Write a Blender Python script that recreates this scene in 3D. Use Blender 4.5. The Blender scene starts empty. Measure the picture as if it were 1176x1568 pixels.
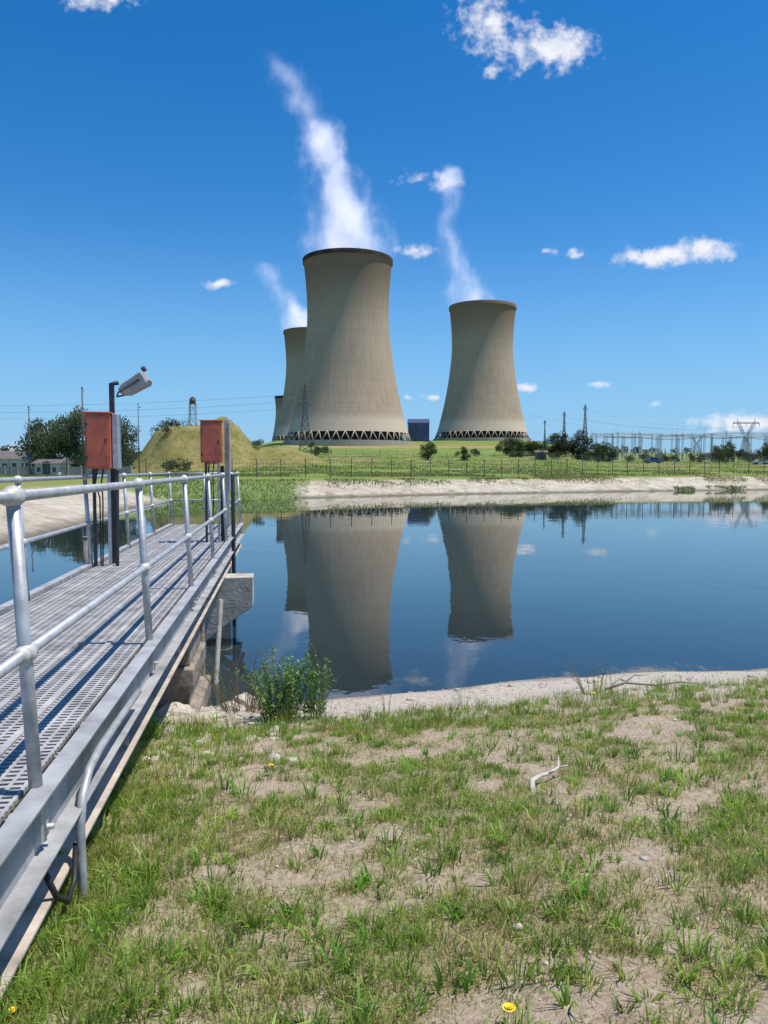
import bpy, math, random
import numpy as np
from mathutils import Vector, Matrix
random.seed(7); rng=np.random.default_rng(11)
scene=bpy.context.scene
scene.view_settings.view_transform='Standard'
scene.view_settings.look='None'
scene.view_settings.exposure=0

# ------------------------------------------------------------------ helpers
def link(o):
    scene.collection.objects.link(o); return o

class MB:
    """mesh builder: many parts joined into one mesh"""
    def __init__(s): s.v=[];s.f=[];s.m=[];s.s=[];s.c=[]
    def add(s,vs,fs,mat=0,smooth=False,col=None):
        o=len(s.v); s.v+= [tuple(x) for x in vs]
        for f in fs:
            s.f.append(tuple(i+o for i in f)); s.m.append(mat); s.s.append(smooth)
        s.c+= [col if col else (1,1,1,1)]*len(vs)
    def box(s,c,size,mat=0,ax=None,col=None):
        c=Vector(c); ax=ax or (Vector((1,0,0)),Vector((0,1,0)),Vector((0,0,1)))
        h=[x/2 for x in size]; vs=[]
        for sz in(-1,1):
            for sx,sy in((-1,-1),(1,-1),(1,1),(-1,1)):
                vs.append(c+ax[0]*h[0]*sx+ax[1]*h[1]*sy+ax[2]*h[2]*sz)
        s.add(vs,[(3,2,1,0),(4,5,6,7),(0,1,5,4),(1,2,6,5),(2,3,7,6),(3,0,4,7)],mat,False,col)
    def bar(s,p0,p1,w,h,mat=0):
        p0=Vector(p0);p1=Vector(p1);d=p1-p0;L=d.length;d.normalize()
        up=Vector((0,0,1)) if abs(d.z)<.95 else Vector((0,1,0))
        r=d.cross(up).normalized();u=r.cross(d)
        s.box((p0+p1)/2,(w,L,h),mat,(r,d,u))
    def tube(s,p0,p1,r0,r1=None,seg=10,mat=0,cap=True,col=None):
        s.path([p0,p1],[r0,r0 if r1 is None else r1],seg,mat,cap,col)
    def path(s,pts,rad,seg=10,mat=0,cap=True,col=None):
        pts=[Vector(p) for p in pts]
        if not isinstance(rad,(list,tuple)): rad=[rad]*len(pts)
        vs=[];fs=[];n=len(pts); ref=None
        for i,p in enumerate(pts):
            d=(pts[min(i+1,n-1)]-pts[max(i-1,0)]).normalized()
            if ref is None:
                up=Vector((0,0,1)) if abs(d.z)<.9 else Vector((1,0,0))
                ref=d.cross(up).normalized()
            a=(ref-d*ref.dot(d)).normalized(); ref=a; b=d.cross(a)
            for k in range(seg):
                t=2*math.pi*k/seg
                vs.append(p+(a*math.cos(t)+b*math.sin(t))*rad[i])
        for i in range(n-1):
            for k in range(seg):
                k2=(k+1)%seg
                fs.append((i*seg+k,i*seg+k2,(i+1)*seg+k2,(i+1)*seg+k))
        if cap:
            fs.append(tuple(range(seg-1,-1,-1))); fs.append(tuple((n-1)*seg+k for k in range(seg)))
        s.add(vs,fs,mat,seg>5,col)
    def ball(s,c,r,mat=0,seg=12,ring=8,sc=(1,1,1),jit=0,rot=0,col=None,smooth=True):
        vs=[];fs=[];c=Vector(c)
        for i in range(ring+1):
            th=math.pi*i/ring
            for k in range(seg):
                ph=2*math.pi*k/seg
                j=1+random.uniform(-jit,jit)
                x=math.sin(th)*math.cos(ph)*r*sc[0]*j;y=math.sin(th)*math.sin(ph)*r*sc[1]*j;z=math.cos(th)*r*sc[2]*j
                vs.append(c+Vector((x*math.cos(rot)-y*math.sin(rot),x*math.sin(rot)+y*math.cos(rot),z)))
        for i in range(ring):
            for k in range(seg):
                k2=(k+1)%seg
                fs.append((i*seg+k,(i+1)*seg+k,(i+1)*seg+k2,i*seg+k2))
        s.add(vs,fs,mat,smooth,col)
    def obj(s,name,mats,parent=None,bevel=0):
        me=bpy.data.meshes.new(name); me.from_pydata(s.v,[],s.f)
        me.polygons.foreach_set('material_index',s.m); me.polygons.foreach_set('use_smooth',s.s)
        ca=me.color_attributes.new('Col','FLOAT_COLOR','POINT')
        ca.data.foreach_set('color',np.array(s.c,dtype=np.float32).ravel())
        for m in mats: me.materials.append(m)
        me.update()
        o=link(bpy.data.objects.new(name,me))
        if bevel:
            b=o.modifiers.new('bevel','BEVEL'); b.width=bevel; b.segments=2; b.limit_method='ANGLE'
        if parent: o.parent=parent
        return o

class NT:
    def __init__(s,tree): s.t=tree; s.n=tree.nodes; s.l=tree.links
    def node(s,typ,inp=None,**kw):
        n=s.n.new(typ)
        for k,v in kw.items(): setattr(n,k,v)
        if inp:
            for k,v in inp.items():
                if isinstance(v,bpy.types.NodeSocket): s.l.new(v,n.inputs[k])
                else: n.inputs[k].default_value=v
        return n
    def math(s,op,a,b=0,c=0,clamp=False):
        return s.node('ShaderNodeMath',{0:a,1:b,2:c},operation=op,use_clamp=clamp).outputs[0]
    def vmath(s,op,a,b=(0,0,0)):
        n=s.node('ShaderNodeVectorMath',{0:a,1:b},operation=op)
        return n.outputs['Value'] if op in('LENGTH','DOT_PRODUCT') else n.outputs[0]
    def noise(s,vec,scale,detail=4,rough=.55,dist=0):
        return s.node('ShaderNodeTexNoise',{'Vector':vec,'Scale':scale,'Detail':detail,'Roughness':rough,'Distortion':dist}).outputs[0]
    def ramp(s,f,stops):
        n=s.node('ShaderNodeValToRGB',{0:f}); e=n.color_ramp.elements
        while len(e)<len(stops): e.new(.5)
        for i,(p,c) in enumerate(stops):
            e[i].position=p; e[i].color=(c[0],c[1],c[2],1) if not isinstance(c,(int,float)) else (c,c,c,1)
        return n.outputs[0]
    def mix(s,f,a,b,mode='MIX'):
        n=s.n.new('ShaderNodeMix'); n.data_type='RGBA'; n.blend_type=mode
        for i,v in((0,f),(6,a),(7,b)):
            if isinstance(v,bpy.types.NodeSocket): s.l.new(v,n.inputs[i])
            else: n.inputs[i].default_value=v if i==0 else (v[0],v[1],v[2],1)
        return n.outputs[2]
    def mr(s,v,a,b,c=0,d=1,smooth=False):
        n=s.node('ShaderNodeMapRange',{0:v,1:a,2:b,3:c,4:d}); n.clamp=True
        if smooth: n.interpolation_type='SMOOTHSTEP'
        return n.outputs[0]
    def bump(s,h,strength=.3,dist=.02):
        return s.node('ShaderNodeBump',{'Height':h,'Strength':strength,'Distance':dist}).outputs[0]

def new_mat(name):
    m=bpy.data.materials.new(name); m.use_nodes=True; t=NT(m.node_tree)
    bs=m.node_tree.nodes['Principled BSDF']; return m,t,bs
def simple(name,col,rough=.6,metal=0,var=.25,scale=6,bump=.15,bdist=.01,dark=None):
    m,t,bs=new_mat(name); pos=t.node('ShaderNodeNewGeometry').outputs['Position']
    n=t.noise(pos,scale,6,.65); n2=t.noise(pos,scale*6,4)
    lo=dark or tuple(c*(1-var) for c in col); hi=tuple(min(1,c*(1+var)) for c in col)
    c=t.ramp(n,[(.3,lo),(.5,col),(.72,hi)])
    t.l.new(c,bs.inputs['Base Color']); bs.inputs['Roughness'].default_value=rough
    bs.inputs['Metallic'].default_value=metal
    if bump: t.l.new(t.bump(n2,bump,bdist),bs.inputs['Normal'])
    return m

# numpy value noise
_tab=rng.random((256,256))
def vnoise(x,y):
    xi=np.floor(x).astype(int);yi=np.floor(y).astype(int);fx=x-xi;fy=y-yi
    fx=fx*fx*(3-2*fx);fy=fy*fy*(3-2*fy)
    g=lambda a,b:_tab[a%256,b%256]
    return (g(xi,yi)*(1-fx)+g(xi+1,yi)*fx)*(1-fy)+(g(xi,yi+1)*(1-fx)+g(xi+1,yi+1)*fx)*fy
def fbm(x,y,o=4):
    x=np.asarray(x,float);y=np.asarray(y,float)
    s=0;a=.5;n=0
    for i in range(o): s=s+a*vnoise(x*2**i+17.3*i,y*2**i+9.1*i);n+=a;a*=.5
    return s/n
def sstep(a,b,x):
    t=np.clip((x-a)/(b-a),0,1);return t*t*(3-2*t)

# ------------------------------------------------------------------ terrain
POND=np.array([(-14,9.2),(-13.4,18),(-13.6,27),(-15.2,41.5),(-17.4,53),(-17,62),(-12,69),(-6,72.6),(7.8,82),(32.7,94),(49.7,100),(90,108),
 (90,16),(20,13),(8,11),(5.18,10.35),(3.2,9.95),(1.74,9.6),(.6,9.2),(-.5,8.95),(-1.6,8.75),(-6,8.4)],float)
def sdist(x,y):
    x=np.asarray(x,float).ravel();y=np.asarray(y,float).ravel()
    d=np.full(x.shape,1e18);inside=np.zeros(x.shape,bool);n=len(POND)
    for i in range(n):
        ax,ay=POND[i];bx,by=POND[(i+1)%n];ex,ey=bx-ax,by-ay
        t=np.clip(((x-ax)*ex+(y-ay)*ey)/(ex*ex+ey*ey),0,1)
        d=np.minimum(d,(x-ax-t*ex)**2+(y-ay-t*ey)**2)
        c=((ay>y)!=(by>y))&(x<(bx-ax)*(y-ay)/((by-ay) if by!=ay else 1e-9)+ax)
        inside^=c
    d=np.sqrt(d);return np.where(inside,-d,d)
def height(x,y):
    sh=np.shape(x);x=np.asarray(x,float).ravel();y=np.asarray(y,float).ravel()
    s=sdist(x,y)
    s2=s+(fbm(x*.9,y*.9,3)-.5)*.5*np.exp(-np.abs(s)/3)
    near=np.interp(s2,[-6,-1,0,.6,1.7,4,7,10],[-1.5,-.35,0,.14,.33,.70,1.1,1.18])
    far=np.interp(s2,[-6,0,5.5,9,30],[-1.5,0,1.5,1.7,1.75])
    w=sstep(14,24,y);z=near*(1-w)+far*w
    near_n=(fbm(x*1.3,y*1.3,4)-.5)*.10*sstep(.5,3,s)*(1-w)+(fbm(x*6,y*6,3)-.5)*.035*sstep(.1,1,s)*(1-w)
    z+=near_n
    u=x/np.maximum(y,1)
    P=np.interp(y,[95,150,200,300,400,470,620,750,1500,5000],[0,1.9,3.8,6.9,11.9,16.0,23.7,25.4,28,30])
    g=np.interp(u,[-.6,-.33,-.24,-.14,.19,.27,.6],[.05,.1,.35,1,1,.6,.55])
    z+=P*g
    r=np.sqrt(((x+37.6)/13.5)**2+((y-152)/16)**2); z+=8.4*sstep(1,.38,r+(fbm(x*.12,y*.12,3)-.5)*.18)
    r=np.sqrt(((x+24)/15)**2+((y-158)/16)**2); z+=3.3*sstep(1,.2,r)
    z+=(fbm(x*.08,y*.08,4)-.5)*1.2*sstep(110,170,y)
    z+=(fbm(x*.5,y*.5,3)-.5)*.5*sstep(110,140,y)*sstep(260,180,y)
    return z.reshape(sh)
def H(x,y): return float(height(np.array([x]),np.array([y]))[0])

def grow(a,b,s0,k):
    out=[a];s=s0
    while out[-1]<b: out.append(out[-1]+s); s*=k
    return out
xs=np.array(sorted(set([-v for v in grow(6,3500,.12,1.045)]+list(np.arange(-6,8,.1))+grow(8,3500,.12,1.045))))
ys=np.array(list(np.arange(-4,12,.1))+grow(12,60,.15,1.03)[:-1]+list(np.arange(62,175,.9))+grow(175,5000,1,1.05))
ys=np.unique(ys)
GX,GY=np.meshgrid(xs,ys); GZ=height(GX,GY); S=sdist(GX,GY)
nx,ny=len(xs),len(ys)
gx=GX.ravel();gy=GY.ravel()
def lawn_density(x,y):
    d=fbm(x*1.5+3,y*1.5+5,4); d2=fbm(x*.4+40,y*.4,3); d3=fbm(x*5+9,y*5+2,3)
    bare=.16*np.exp(-(((x+1.5)/.9)**2+((y-6.3)/1.3)**2))
    v=sstep(.37,.59,d*.40+d2*.20+d3*.40+.03*(y-3)/4-bare)
    return v
me=bpy.data.meshes.new('ground')
co=np.stack([gx,gy,GZ.ravel()],1).astype(np.float32)
me.vertices.add(nx*ny); me.vertices.foreach_set('co',co.ravel())
I=np.arange(nx*ny).reshape(ny,nx)
Q=np.stack([I[:-1,:-1],I[:-1,1:],I[1:,1:],I[1:,:-1]],-1).reshape(-1,4).astype(np.int32)
me.loops.add(Q.size); me.loops.foreach_set('vertex_index',Q.ravel())
me.polygons.add(len(Q)); me.polygons.foreach_set('loop_start',np.arange(0,Q.size,4,dtype=np.int32)); me.polygons.foreach_set('loop_total',np.full(len(Q),4,np.int32))
me.polygons.foreach_set('use_smooth',np.ones(len(Q),bool))
me.update(calc_edges=True); me.validate()
wfar=sstep(14,22,gy)
def attr(m,name,val):
    a=m.attributes.new(name,'FLOAT','POINT'); a.data.foreach_set('value',np.asarray(val,np.float32).ravel())
attr(me,'bank',wfar*(1-sstep(5.0,6.2,S)))
attr(me,'sand',(1-wfar)*(1-sstep(1.3,2.6,S+(fbm(gx*2,gy*2)-.5)*1.2)))
attr(me,'field',wfar*sstep(5.0,6.2,S))
attr(me,'lawn',lawn_density(gx,gy))
r=np.sqrt(((gx+35)/24)**2+((gy-152)/18)**2)
attr(me,'mound',1-sstep(.8,1.1,r))
ground=link(bpy.data.objects.new('ground',me))
m,t,bs=new_mat('ground_mat')
pos=t.node('ShaderNodeNewGeometry').outputs['Position']
A=lambda n:t.node('ShaderNodeAttribute',attribute_name=n).outputs['Fac']
n1=t.noise(pos,2.2,6,.65); n2=t.noise(pos,28,6,.7); n3=t.noise(pos,110,3,.7)
soil=t.ramp(n2,[(.25,(.18,.13,.09)),(.42,(.41,.32,.235)),(.58,(.56,.455,.345)),(.8,(.72,.63,.52))])
soil=t.mix(t.mr(n1,.35,.65,0,.7),soil,t.mix(.5,soil,(.36,.26,.175)))
lawnc=t.ramp(n2,[(.3,(.13,.125,.04)),(.5,(.29,.25,.10)),(.7,(.46,.38,.23))])
near=t.mix(t.math('MULTIPLY',A('lawn'),.65),soil,lawnc)
sand=t.ramp(t.noise(pos,16,8,.75),[(.28,(.26,.21,.165)),(.45,(.50,.43,.35)),(.6,(.61,.54,.455)),(.75,(.74,.68,.60))])
sepz=t.node('ShaderNodeSeparateXYZ',{0:pos})
wets=t.mr(t.math('ADD',sepz.outputs[2],t.math('MULTIPLY',n1,.05)),.03,.11)
sand=t.mix(wets,(.20,.165,.125),sand)
col=t.mix(A('sand'),near,sand)
bn=t.noise(pos,.9,8,.7)
bankc=t.ramp(bn,[(.25,(.20,.17,.12)),(.40,(.42,.365,.28)),(.6,(.56,.495,.40)),(.8,(.66,.60,.50))])
bankc=t.mix(t.mr(t.noise(pos,.12,4,.6),.45,.65,0,.4),bankc,(.36,.28,.19))
# cast slab joints in the bank lining
jx=t.math('PINGPONG',t.math('ADD',sepz.outputs[0],t.math('MULTIPLY',bn,.3)),1.5)
bankc=t.mix(t.mr(jx,.0,.09,.4,0),bankc,(.14,.12,.08))
wet=t.mr(t.math('ADD',sepz.outputs[2],t.math('MULTIPLY',bn,.25)),.12,.42)
bankc=t.mix(wet,(.13,.115,.08),bankc)
weeds=t.math('MULTIPLY',t.mr(t.noise(pos,.25,5,.7),.53,.64),t.mr(t.noise(pos,1.6,4,.7),.42,.58))
bankc=t.mix(t.math('MULTIPLY',weeds,.8),bankc,(.17,.19,.06))
lp=t.math('MULTIPLY',t.mr(t.math('ADD',sepz.outputs[0],t.math('MULTIPLY',bn,2)),-6.5,-8.0),t.mr(sepz.outputs[1],60,64))
bankc=t.mix(t.math('MULTIPLY',lp,.9),bankc,(.15,.22,.05))
col=t.mix(A('bank'),col,bankc)
fn=t.noise(pos,.045,7,.6); fn2=t.noise(pos,.5,6,.7)
fc=t.ramp(fn,[(.3,(.13,.20,.035)),(.48,(.19,.26,.05)),(.60,(.27,.28,.08)),(.72,(.38,.31,.16))])
fc=t.mix(t.mr(fn2,.3,.75,0,.55),fc,(.08,.125,.03))
mc=t.ramp(t.noise(pos,.35,8,.78),[(.3,(.09,.10,.03)),(.44,(.19,.18,.055)),(.58,(.28,.235,.09)),(.72,(.42,.31,.17))])
fc=t.mix(A('mound'),fc,mc)
yw=t.math('ADD',sepz.outputs[1],t.math('MULTIPLY',fn,60))
emb=t.math('MULTIPLY',t.mr(yw,420,428),t.mr(yw,462,452))
tr2=t.math('MULTIPLY',t.mr(yw,196,200),t.mr(yw,212,207))
fc=t.mix(t.math('MULTIPLY',t.math('MAXIMUM',emb,tr2),t.mr(fn2,.35,.55)),fc,(.36,.24,.14))
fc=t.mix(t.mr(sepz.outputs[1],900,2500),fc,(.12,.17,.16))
col=t.mix(A('field'),col,fc)
t.l.new(col,bs.inputs['Base Color']); bs.inputs['Roughness'].default_value=.95
bs.inputs['Specular IOR Level'].default_value=.15
hh=t.math('ADD',n2,t.math('MULTIPLY',n3,.4))
t.l.new(t.bump(hh,.8,.03),bs.inputs['Normal'])
me.materials.append(m)

# ------------------------------------------------------------------ water
wm,t,bs=new_mat('pond_water')
pos=t.node('ShaderNodeNewGeometry').outputs['Position']
mp=t.vmath('MULTIPLY',pos,(1,.55,1))
w1=t.noise(mp,1.1,3,.5); w2=t.noise(mp,6,3,.55)
patch=t.mr(t.noise(t.vmath('MULTIPLY',pos,(.05,.16,1)),1,4,.6),.4,.65,.03,.13)
hh=t.math('ADD',w1,t.math('MULTIPLY',w2,.14))
bn_=t.node('ShaderNodeBump',{'Height':hh,'Strength':patch,'Distance':.05}).outputs[0]
t.l.new(bn_,bs.inputs['Normal'])
bs.inputs['Base Color'].default_value=(.020,.032,.036,1); bs.inputs['Roughness'].default_value=.015; bs.inputs['IOR'].default_value=1.42
b=MB(); b.add([(-45,6,0),(110,6,0),(110,125,0),(-45,125,0)],[(0,1,2,3)]); b.obj('pond_water',[wm])

# ------------------------------------------------------------------ materials
galv=simple('galvanised_steel',(.44,.45,.46),.5,.35,.28,14,.1,.002)
galv_cast=simple('rail_fitting',(.55,.53,.49),.6,.2,.25,30,.1,.002)
grate=simple('deck_grating_steel',(.40,.385,.37),.75,.1,.38,4,.1,.002)
beamgrey=simple('painted_beam',(.36,.36,.36),.65,.1,.38,4,.12,.004)
beamtan=simple('weathered_beam',(.46,.39,.32),.85,.0,.45,4,.2,.004)
conc=simple('concrete',(.48,.44,.37),.9,0,.35,3,.35,.02)
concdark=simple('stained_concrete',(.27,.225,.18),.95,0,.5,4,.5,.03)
darksteel=simple('dark_steel',(.06,.06,.065),.6,.4,.3,8,.05,.003)
red=simple('orange_red_paint',(.50,.12,.065),.65,0,.32,4,.05,.002)
black=simple('black_rubber',(.02,.02,.02),.5,0,.2,8,.05,.002)
steelfar=simple('lattice_steel',(.30,.31,.33),.7,.2,.1,1,0)
steeldark=simple('dark_lattice_steel',(.10,.10,.11),.7,.2,.1,1,0)
roofm=simple('roof_sheet',(.16,.13,.12),.7,0,.2,1,.05)
bluem=simple('blue_cladding',(.06,.09,.20),.6,0,.15,.3,.05)
wallm=simple('plaster_wall',(.62,.58,.52),.85,0,.12,.8,.05)
brickm=simple('brown_brick',(.24,.15,.10),.85,0,.2,.8,.05)
glassm=simple('dark_window',(.03,.04,.05),.2,0,.2,1,0)

# ------------------------------------------------------------------ walkway
D=Vector((-.130,.9915,0)); N=Vector((-.9915,-.130,0)); UP=Vector((0,0,1))
def W(t_,a,z): return D*t_+N*a+UP*z
AX=(N,D,UP)
ZD=1.51
bridge=link(bpy.data.objects.new('metal_walkway',None))
b=MB(); t0,t1=-1.2,16.9; a0,a1=.93,2.30
n=int((t1-t0)/.042)
for i in range(n):
    tt=t0+.042*i
    b.box(W(tt,(a0+a1)/2,ZD-.010),(a1-a0-.06,.021,.018),0,AX)
aa=a0+.04
while aa<a1-.03:
    b.box(W((t0+t1)/2,aa,ZD-.010),(.014,t1-t0,.022),0,AX); aa+=.056
for i in range(1,18):
    b.box(W(t0+i*1.0,(a0+a1)/2,ZD-.06),(a1-a0-.05,.06,.06),0,AX)
aa=a0+.25
while aa<a1-.1:
    b.box(W((t0+t1)/2,aa,ZD-.002),(.034,t1-t0,.026),0,AX); aa+=.225
b.obj('deck_grating',[grate],bridge)
b=MB()
for a,sg in((a0-.02,-1),(a1+.02,1)):
    c=lambda off,z:W((t0+t1)/2,a+off*sg,z)
    L=t1-t0
    b.box(c(0,ZD-.10),(.012,L,.236),0,AX)
    b.box(c(.036,ZD+.022),(.085,L,.012),0,AX)
    b.box(c(.036,ZD-.222),(.085,L,.012),0,AX)
    b.box(c(-.05,ZD-.34),(.014,L,.20),1,AX)
    b.box(c(-.03,ZD-.445),(.13,L,.016),1,AX)
    for i in range(8):
        b.box(c(-.02,ZD-.335)+D*(-L/2+1.2+i*2.3),(.05,.012,.19),1,AX)
    for tt in (2.1,8.2,14.2):   # splice plates with bolts
        b.box(W(tt,a+.012*sg,ZD-.10),(.012,.30,.16),0,AX)
        for dx in(-.1,.1):
            for dz in(-.05,.05): b.tube(W(tt+dx,a+.015*sg,ZD-.10+dz),W(tt+dx,a+.034*sg,ZD-.10+dz),.012,None,6,0)
for i in range(9):
    b.box(W(t0+1+i*2.1,(a0+a1)/2,ZD-.30),(a1-a0,.08,.12),1,AX)
b.obj('side_girders',[beamgrey,beamtan],bridge,.003)
lean=.055
def rail_side(a,sg,ts,tA,tB,name):
    b=MB(); zt=ZD+1.09; zm=ZD+.52
    A=lambda z:a+lean*(z-ZD)/1.09
    for tt in ts:
        base=W(tt,A(ZD-.18),ZD-.18)
        b.tube(base,W(tt,A(zt),zt),.0245,None,16,0)
        for z in(zt,zm):
            b.ball(W(tt,A(z),z),.041,1,14,10)
            for s in(-1,1): b.tube(W(tt,A(z),z),W(tt+.06*s,A(z),z),.031,None,14,1)
        b.box(W(tt,a-.012*sg*-1,ZD-.09),(.03,.09,.17),0,AX)
        for dz in(-.04,-.14):
            b.tube(W(tt+.03,a-.05*-sg,ZD+dz),W(tt+.03,a+.05*-sg,ZD+dz),.011,None,6,1)
    for z in(zt,zm): b.tube(W(tA,A(z),z),W(tB,A(z),z),.0215,None,16,0)
    b.obj(name,[galv,galv_cast],bridge)
rail_side(.905,-1,[.5,2.92,5.37,7.8,10.25,12.7,14.8,16.85],-1,16.85,'handrail_right')
rail_side(2.33,1,[.2,2.6,5.0,7.4,9.8,12.15,14.5,16.85],-1,16.85,'handrail_left')
b=MB()
for z in(ZD+1.09,ZD+.52):
    b.tube(W(16.85,.905+lean*(z-ZD)/1.09,z),W(16.85,2.33+lean*(z-ZD)/1.09,z),.0215,None,14,0)
b.tube(W(16.85,1.62,ZD-.1),W(16.85,1.66,ZD+1.09),.0245,None,14,0)
b.obj('handrail_end',[galv],bridge)
b=MB()
def prism(pts,tA,tB,mat):
    n=len(pts); vs=[W(tA,a,z) for a,z in pts]+[W(tB,a,z) for a,z in pts]
    fs=[tuple(range(n)),tuple(range(2*n-1,n-1,-1))]+[(i,i+n,(i+1)%n+n,(i+1)%n) for i in range(n)]
    b.add(vs,fs,mat)
prism([(.46,1.05),(.46,.60),(1.0,.22),(1.2,.05),(1.2,-1),(2.1,-1),(2.1,.05),(2.3,.22),(2.8,.60),(2.8,1.05)],11.9,12.35,0)
prism([(1.1,1.04),(1.1,-1),(2.1,-1),(2.1,1.04)],16.2,16.6,0)
b.obj('concrete_pier',[conc],bridge,.015)
b=MB()
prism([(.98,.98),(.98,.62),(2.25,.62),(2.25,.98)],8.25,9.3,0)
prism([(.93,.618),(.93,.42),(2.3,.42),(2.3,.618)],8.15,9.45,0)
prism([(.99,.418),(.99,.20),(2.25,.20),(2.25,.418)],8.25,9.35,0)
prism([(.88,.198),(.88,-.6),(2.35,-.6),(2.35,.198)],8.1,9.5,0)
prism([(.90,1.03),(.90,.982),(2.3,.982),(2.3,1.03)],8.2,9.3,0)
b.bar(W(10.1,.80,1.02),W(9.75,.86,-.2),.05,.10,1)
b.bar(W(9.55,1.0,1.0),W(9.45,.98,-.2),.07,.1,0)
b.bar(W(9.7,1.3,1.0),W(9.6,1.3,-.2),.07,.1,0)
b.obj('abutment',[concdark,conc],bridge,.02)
b=MB()
b.path([W(4.6,.845,1.40),W(4.0,.845,1.41),W(3.6,.84,1.42),W(3.42,.84,1.40),W(3.30,.84,1.33),W(3.26,.84,1.22),W(3.25,.835,1.0),W(3.25,.83,.72)],.019,12,0)
b.path([W(3.26,.86,1.15),W(3.15,.84,1.05),W(3.05,.84,1.02),W(2.98,.86,1.08),W(2.96,.90,1.2)],.012,8,1)
b.obj('bent_pipe',[galv,black],bridge)

def equip_box(tt,a,z0,w,h,dp,post_z):
    e=link(bpy.data.objects.new('red_equipment_box',None))
    b=MB(); c=W(tt,a,z0+h/2)
    b.box(c,(w,dp,h),0,AX)
    b.box(c-D*(dp/2+.008),(w-.04,.014,h-.05),0,AX)
    b.box(c+UP*(h/2+.010),(w+.03,dp+.04,.018),0,AX)
    b.box(c-D*(dp/2+.02)-N*(w/2-.05),(.02,.015,.06),1,AX)
    for s in(-.3,.3): b.box(c-D*(dp/2+.017)+N*(w/2-.02)+UP*h*s,(.03,.012,.05),1,AX)
    b.obj('box_body',[red,darksteel],e,.012)
    b=MB()
    for s in(-1,1):
        b.box(W(tt+.06,a+s*w*.30,(post_z+z0)/2),(.035,.035,z0-post_z+.04),1 if s<0 else 0,AX)
    b.box(W(tt+dp*.5+.02,a,z0+h*.5),(w*.6,.03,h+.04),1,AX)
    for i in range(2):
        x=a+.07*(i-.5)
        b.path([W(tt,x,z0),W(tt-.02,x+.02,z0-.18),W(tt+.03,x*.5+a*.5,z0-.35),W(tt+.04,a+.02*i,post_z+.1)],.009,6,2)
    b.obj('box_posts',[darksteel,galv,black],e)
    return e
equip_box(9.75,2.19,2.70,.29,.66,.22,1.3)
b=MB(); c=W(9.80,2.0,3.03); b.box(c,(.07,.20,.66),0,AX); b.tube(W(9.8,2.0,2.68),W(9.8,2.02,1.5),.022,None,10,1); b.obj('switch_cover',[galv,darksteel],None,.01)
equip_box(12.75,1.13,2.80,.33,.66,.2,1.4)
b=MB()
b.box(W(12.9,.90,2.62),(.07,.05,1.75),0,AX); b.box(W(12.86,.855,2.9),(.02,.12,1.1),0,AX)
b.box(W(12.92,.98,1.9),(.06,.05,1.7),1,AX); b.tube(W(13.4,.84,0),W(13.4,.84,2.6),.035,None,10,1)
b.obj('steel_channel_post',[galv,darksteel],None,.004)
fl=link(bpy.data.objects.new('floodlight',None))
b=MB()
b.box(W(9.95,2.08,2.55),(.055,.055,2.4),1,AX)
b.path([W(9.95,2.08,3.62),W(9.95,2.08,3.74),W(9.95,2.0,3.76)],.03,8,1)
b.obj('lamp_post',[galv,darksteel],fl)
b=MB()
ang=math.radians(33); ex=(-N*math.cos(ang)+UP*math.sin(ang)); ez=(N*math.sin(ang)+UP*math.cos(ang))
c=W(9.95,1.80,3.73); ax=(ex,D,ez)
vs=[]
for (u,wd,zl,zh) in((-.19,.10,-.02,.05),(-.12,.15,-.06,.07),(.15,.17,-.08,.075),(.19,.15,-.05,.06)):
    for (sy,zz) in((-1,zl),(1,zl),(1,zh),(-1,zh)): vs.append(c+ex*u+D*sy*wd+ez*zz)
fs=[(3,2,1,0),(12,13,14,15)]
for i in range(3):
    for k in range(4): fs.append((i*4+k,i*4+(k+1)%4,i*4+4+(k+1)%4,i*4+4+k))
b.add(vs,fs,0)
for i in range(6): b.box(c+ex*(-.10+.045*i)+ez*.085,(.008,.26,.035),0,ax)
b.box(c-D*.175+ez*0,(.2,.012,.02),1,ax)
b.path([c-D*.18+ex*.02,c-D*.18-ex*.2,c-ex*.26,c+D*.18-ex*.2,c+D*.18+ex*.02],.012,6,1)
b.tube(c+ex*.2+ez*.08,c+ex*.2+ez*.14,.03,None,8,1)
b.obj('lamp_head',[beamgrey,darksteel],fl,.008)
b=MB(); b.tube((-7.6,19.6,-.5),(-7.6,19.6,.95),.06,.055,8,0); b.tube((-7.6,19.6,.95),(-7.6,19.6,.98),.08,None,8,0); b.obj('rusty_stake',[concdark])

# ------------------------------------------------------------------ cooling towers
cm,t,bs=new_mat('tower_concrete')
tc=t.node('ShaderNodeTexCoord').outputs['Object']
sx=t.node('ShaderNodeSeparateXYZ',{0:tc}); z=sx.outputs[2]
angn=t.math('ARCTAN2',sx.outputs[1],sx.outputs[0])
cyl=t.node('ShaderNodeCombineXYZ',{0:t.math('MULTIPLY',angn,6),1:0.0,2:t.math('MULTIPLY',z,.03)}).outputs[0]
streak=t.noise(cyl,2.2,7,.7)
rings=t.noise(t.node('ShaderNodeCombineXYZ',{0:t.math('MULTIPLY',angn,.5),1:0.0,2:t.math('MULTIPLY',z,1)}).outputs[0],.5,6,.85)
blot=t.noise(t.vmath('MULTIPLY',tc,(.06,.06,.03)),1,6,.65)
lift=t.math('PINGPONG',z,.75)
base=t.ramp(streak,[(.3,(.42,.31,.215)),(.5,(.51,.395,.285)),(.7,(.59,.47,.35))])
base=t.mix(t.mr(blot,.4,.7,0,.4),base,(.36,.26,.185))
base=t.mix(t.mr(rings,.3,.7,0,.45),base,(.30,.22,.16))
base=t.mix(t.mr(lift,.0,.14,.26,0),base,(.20,.15,.11))
zb=t.math('ADD',z,t.math('MULTIPLY',streak,16))
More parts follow.
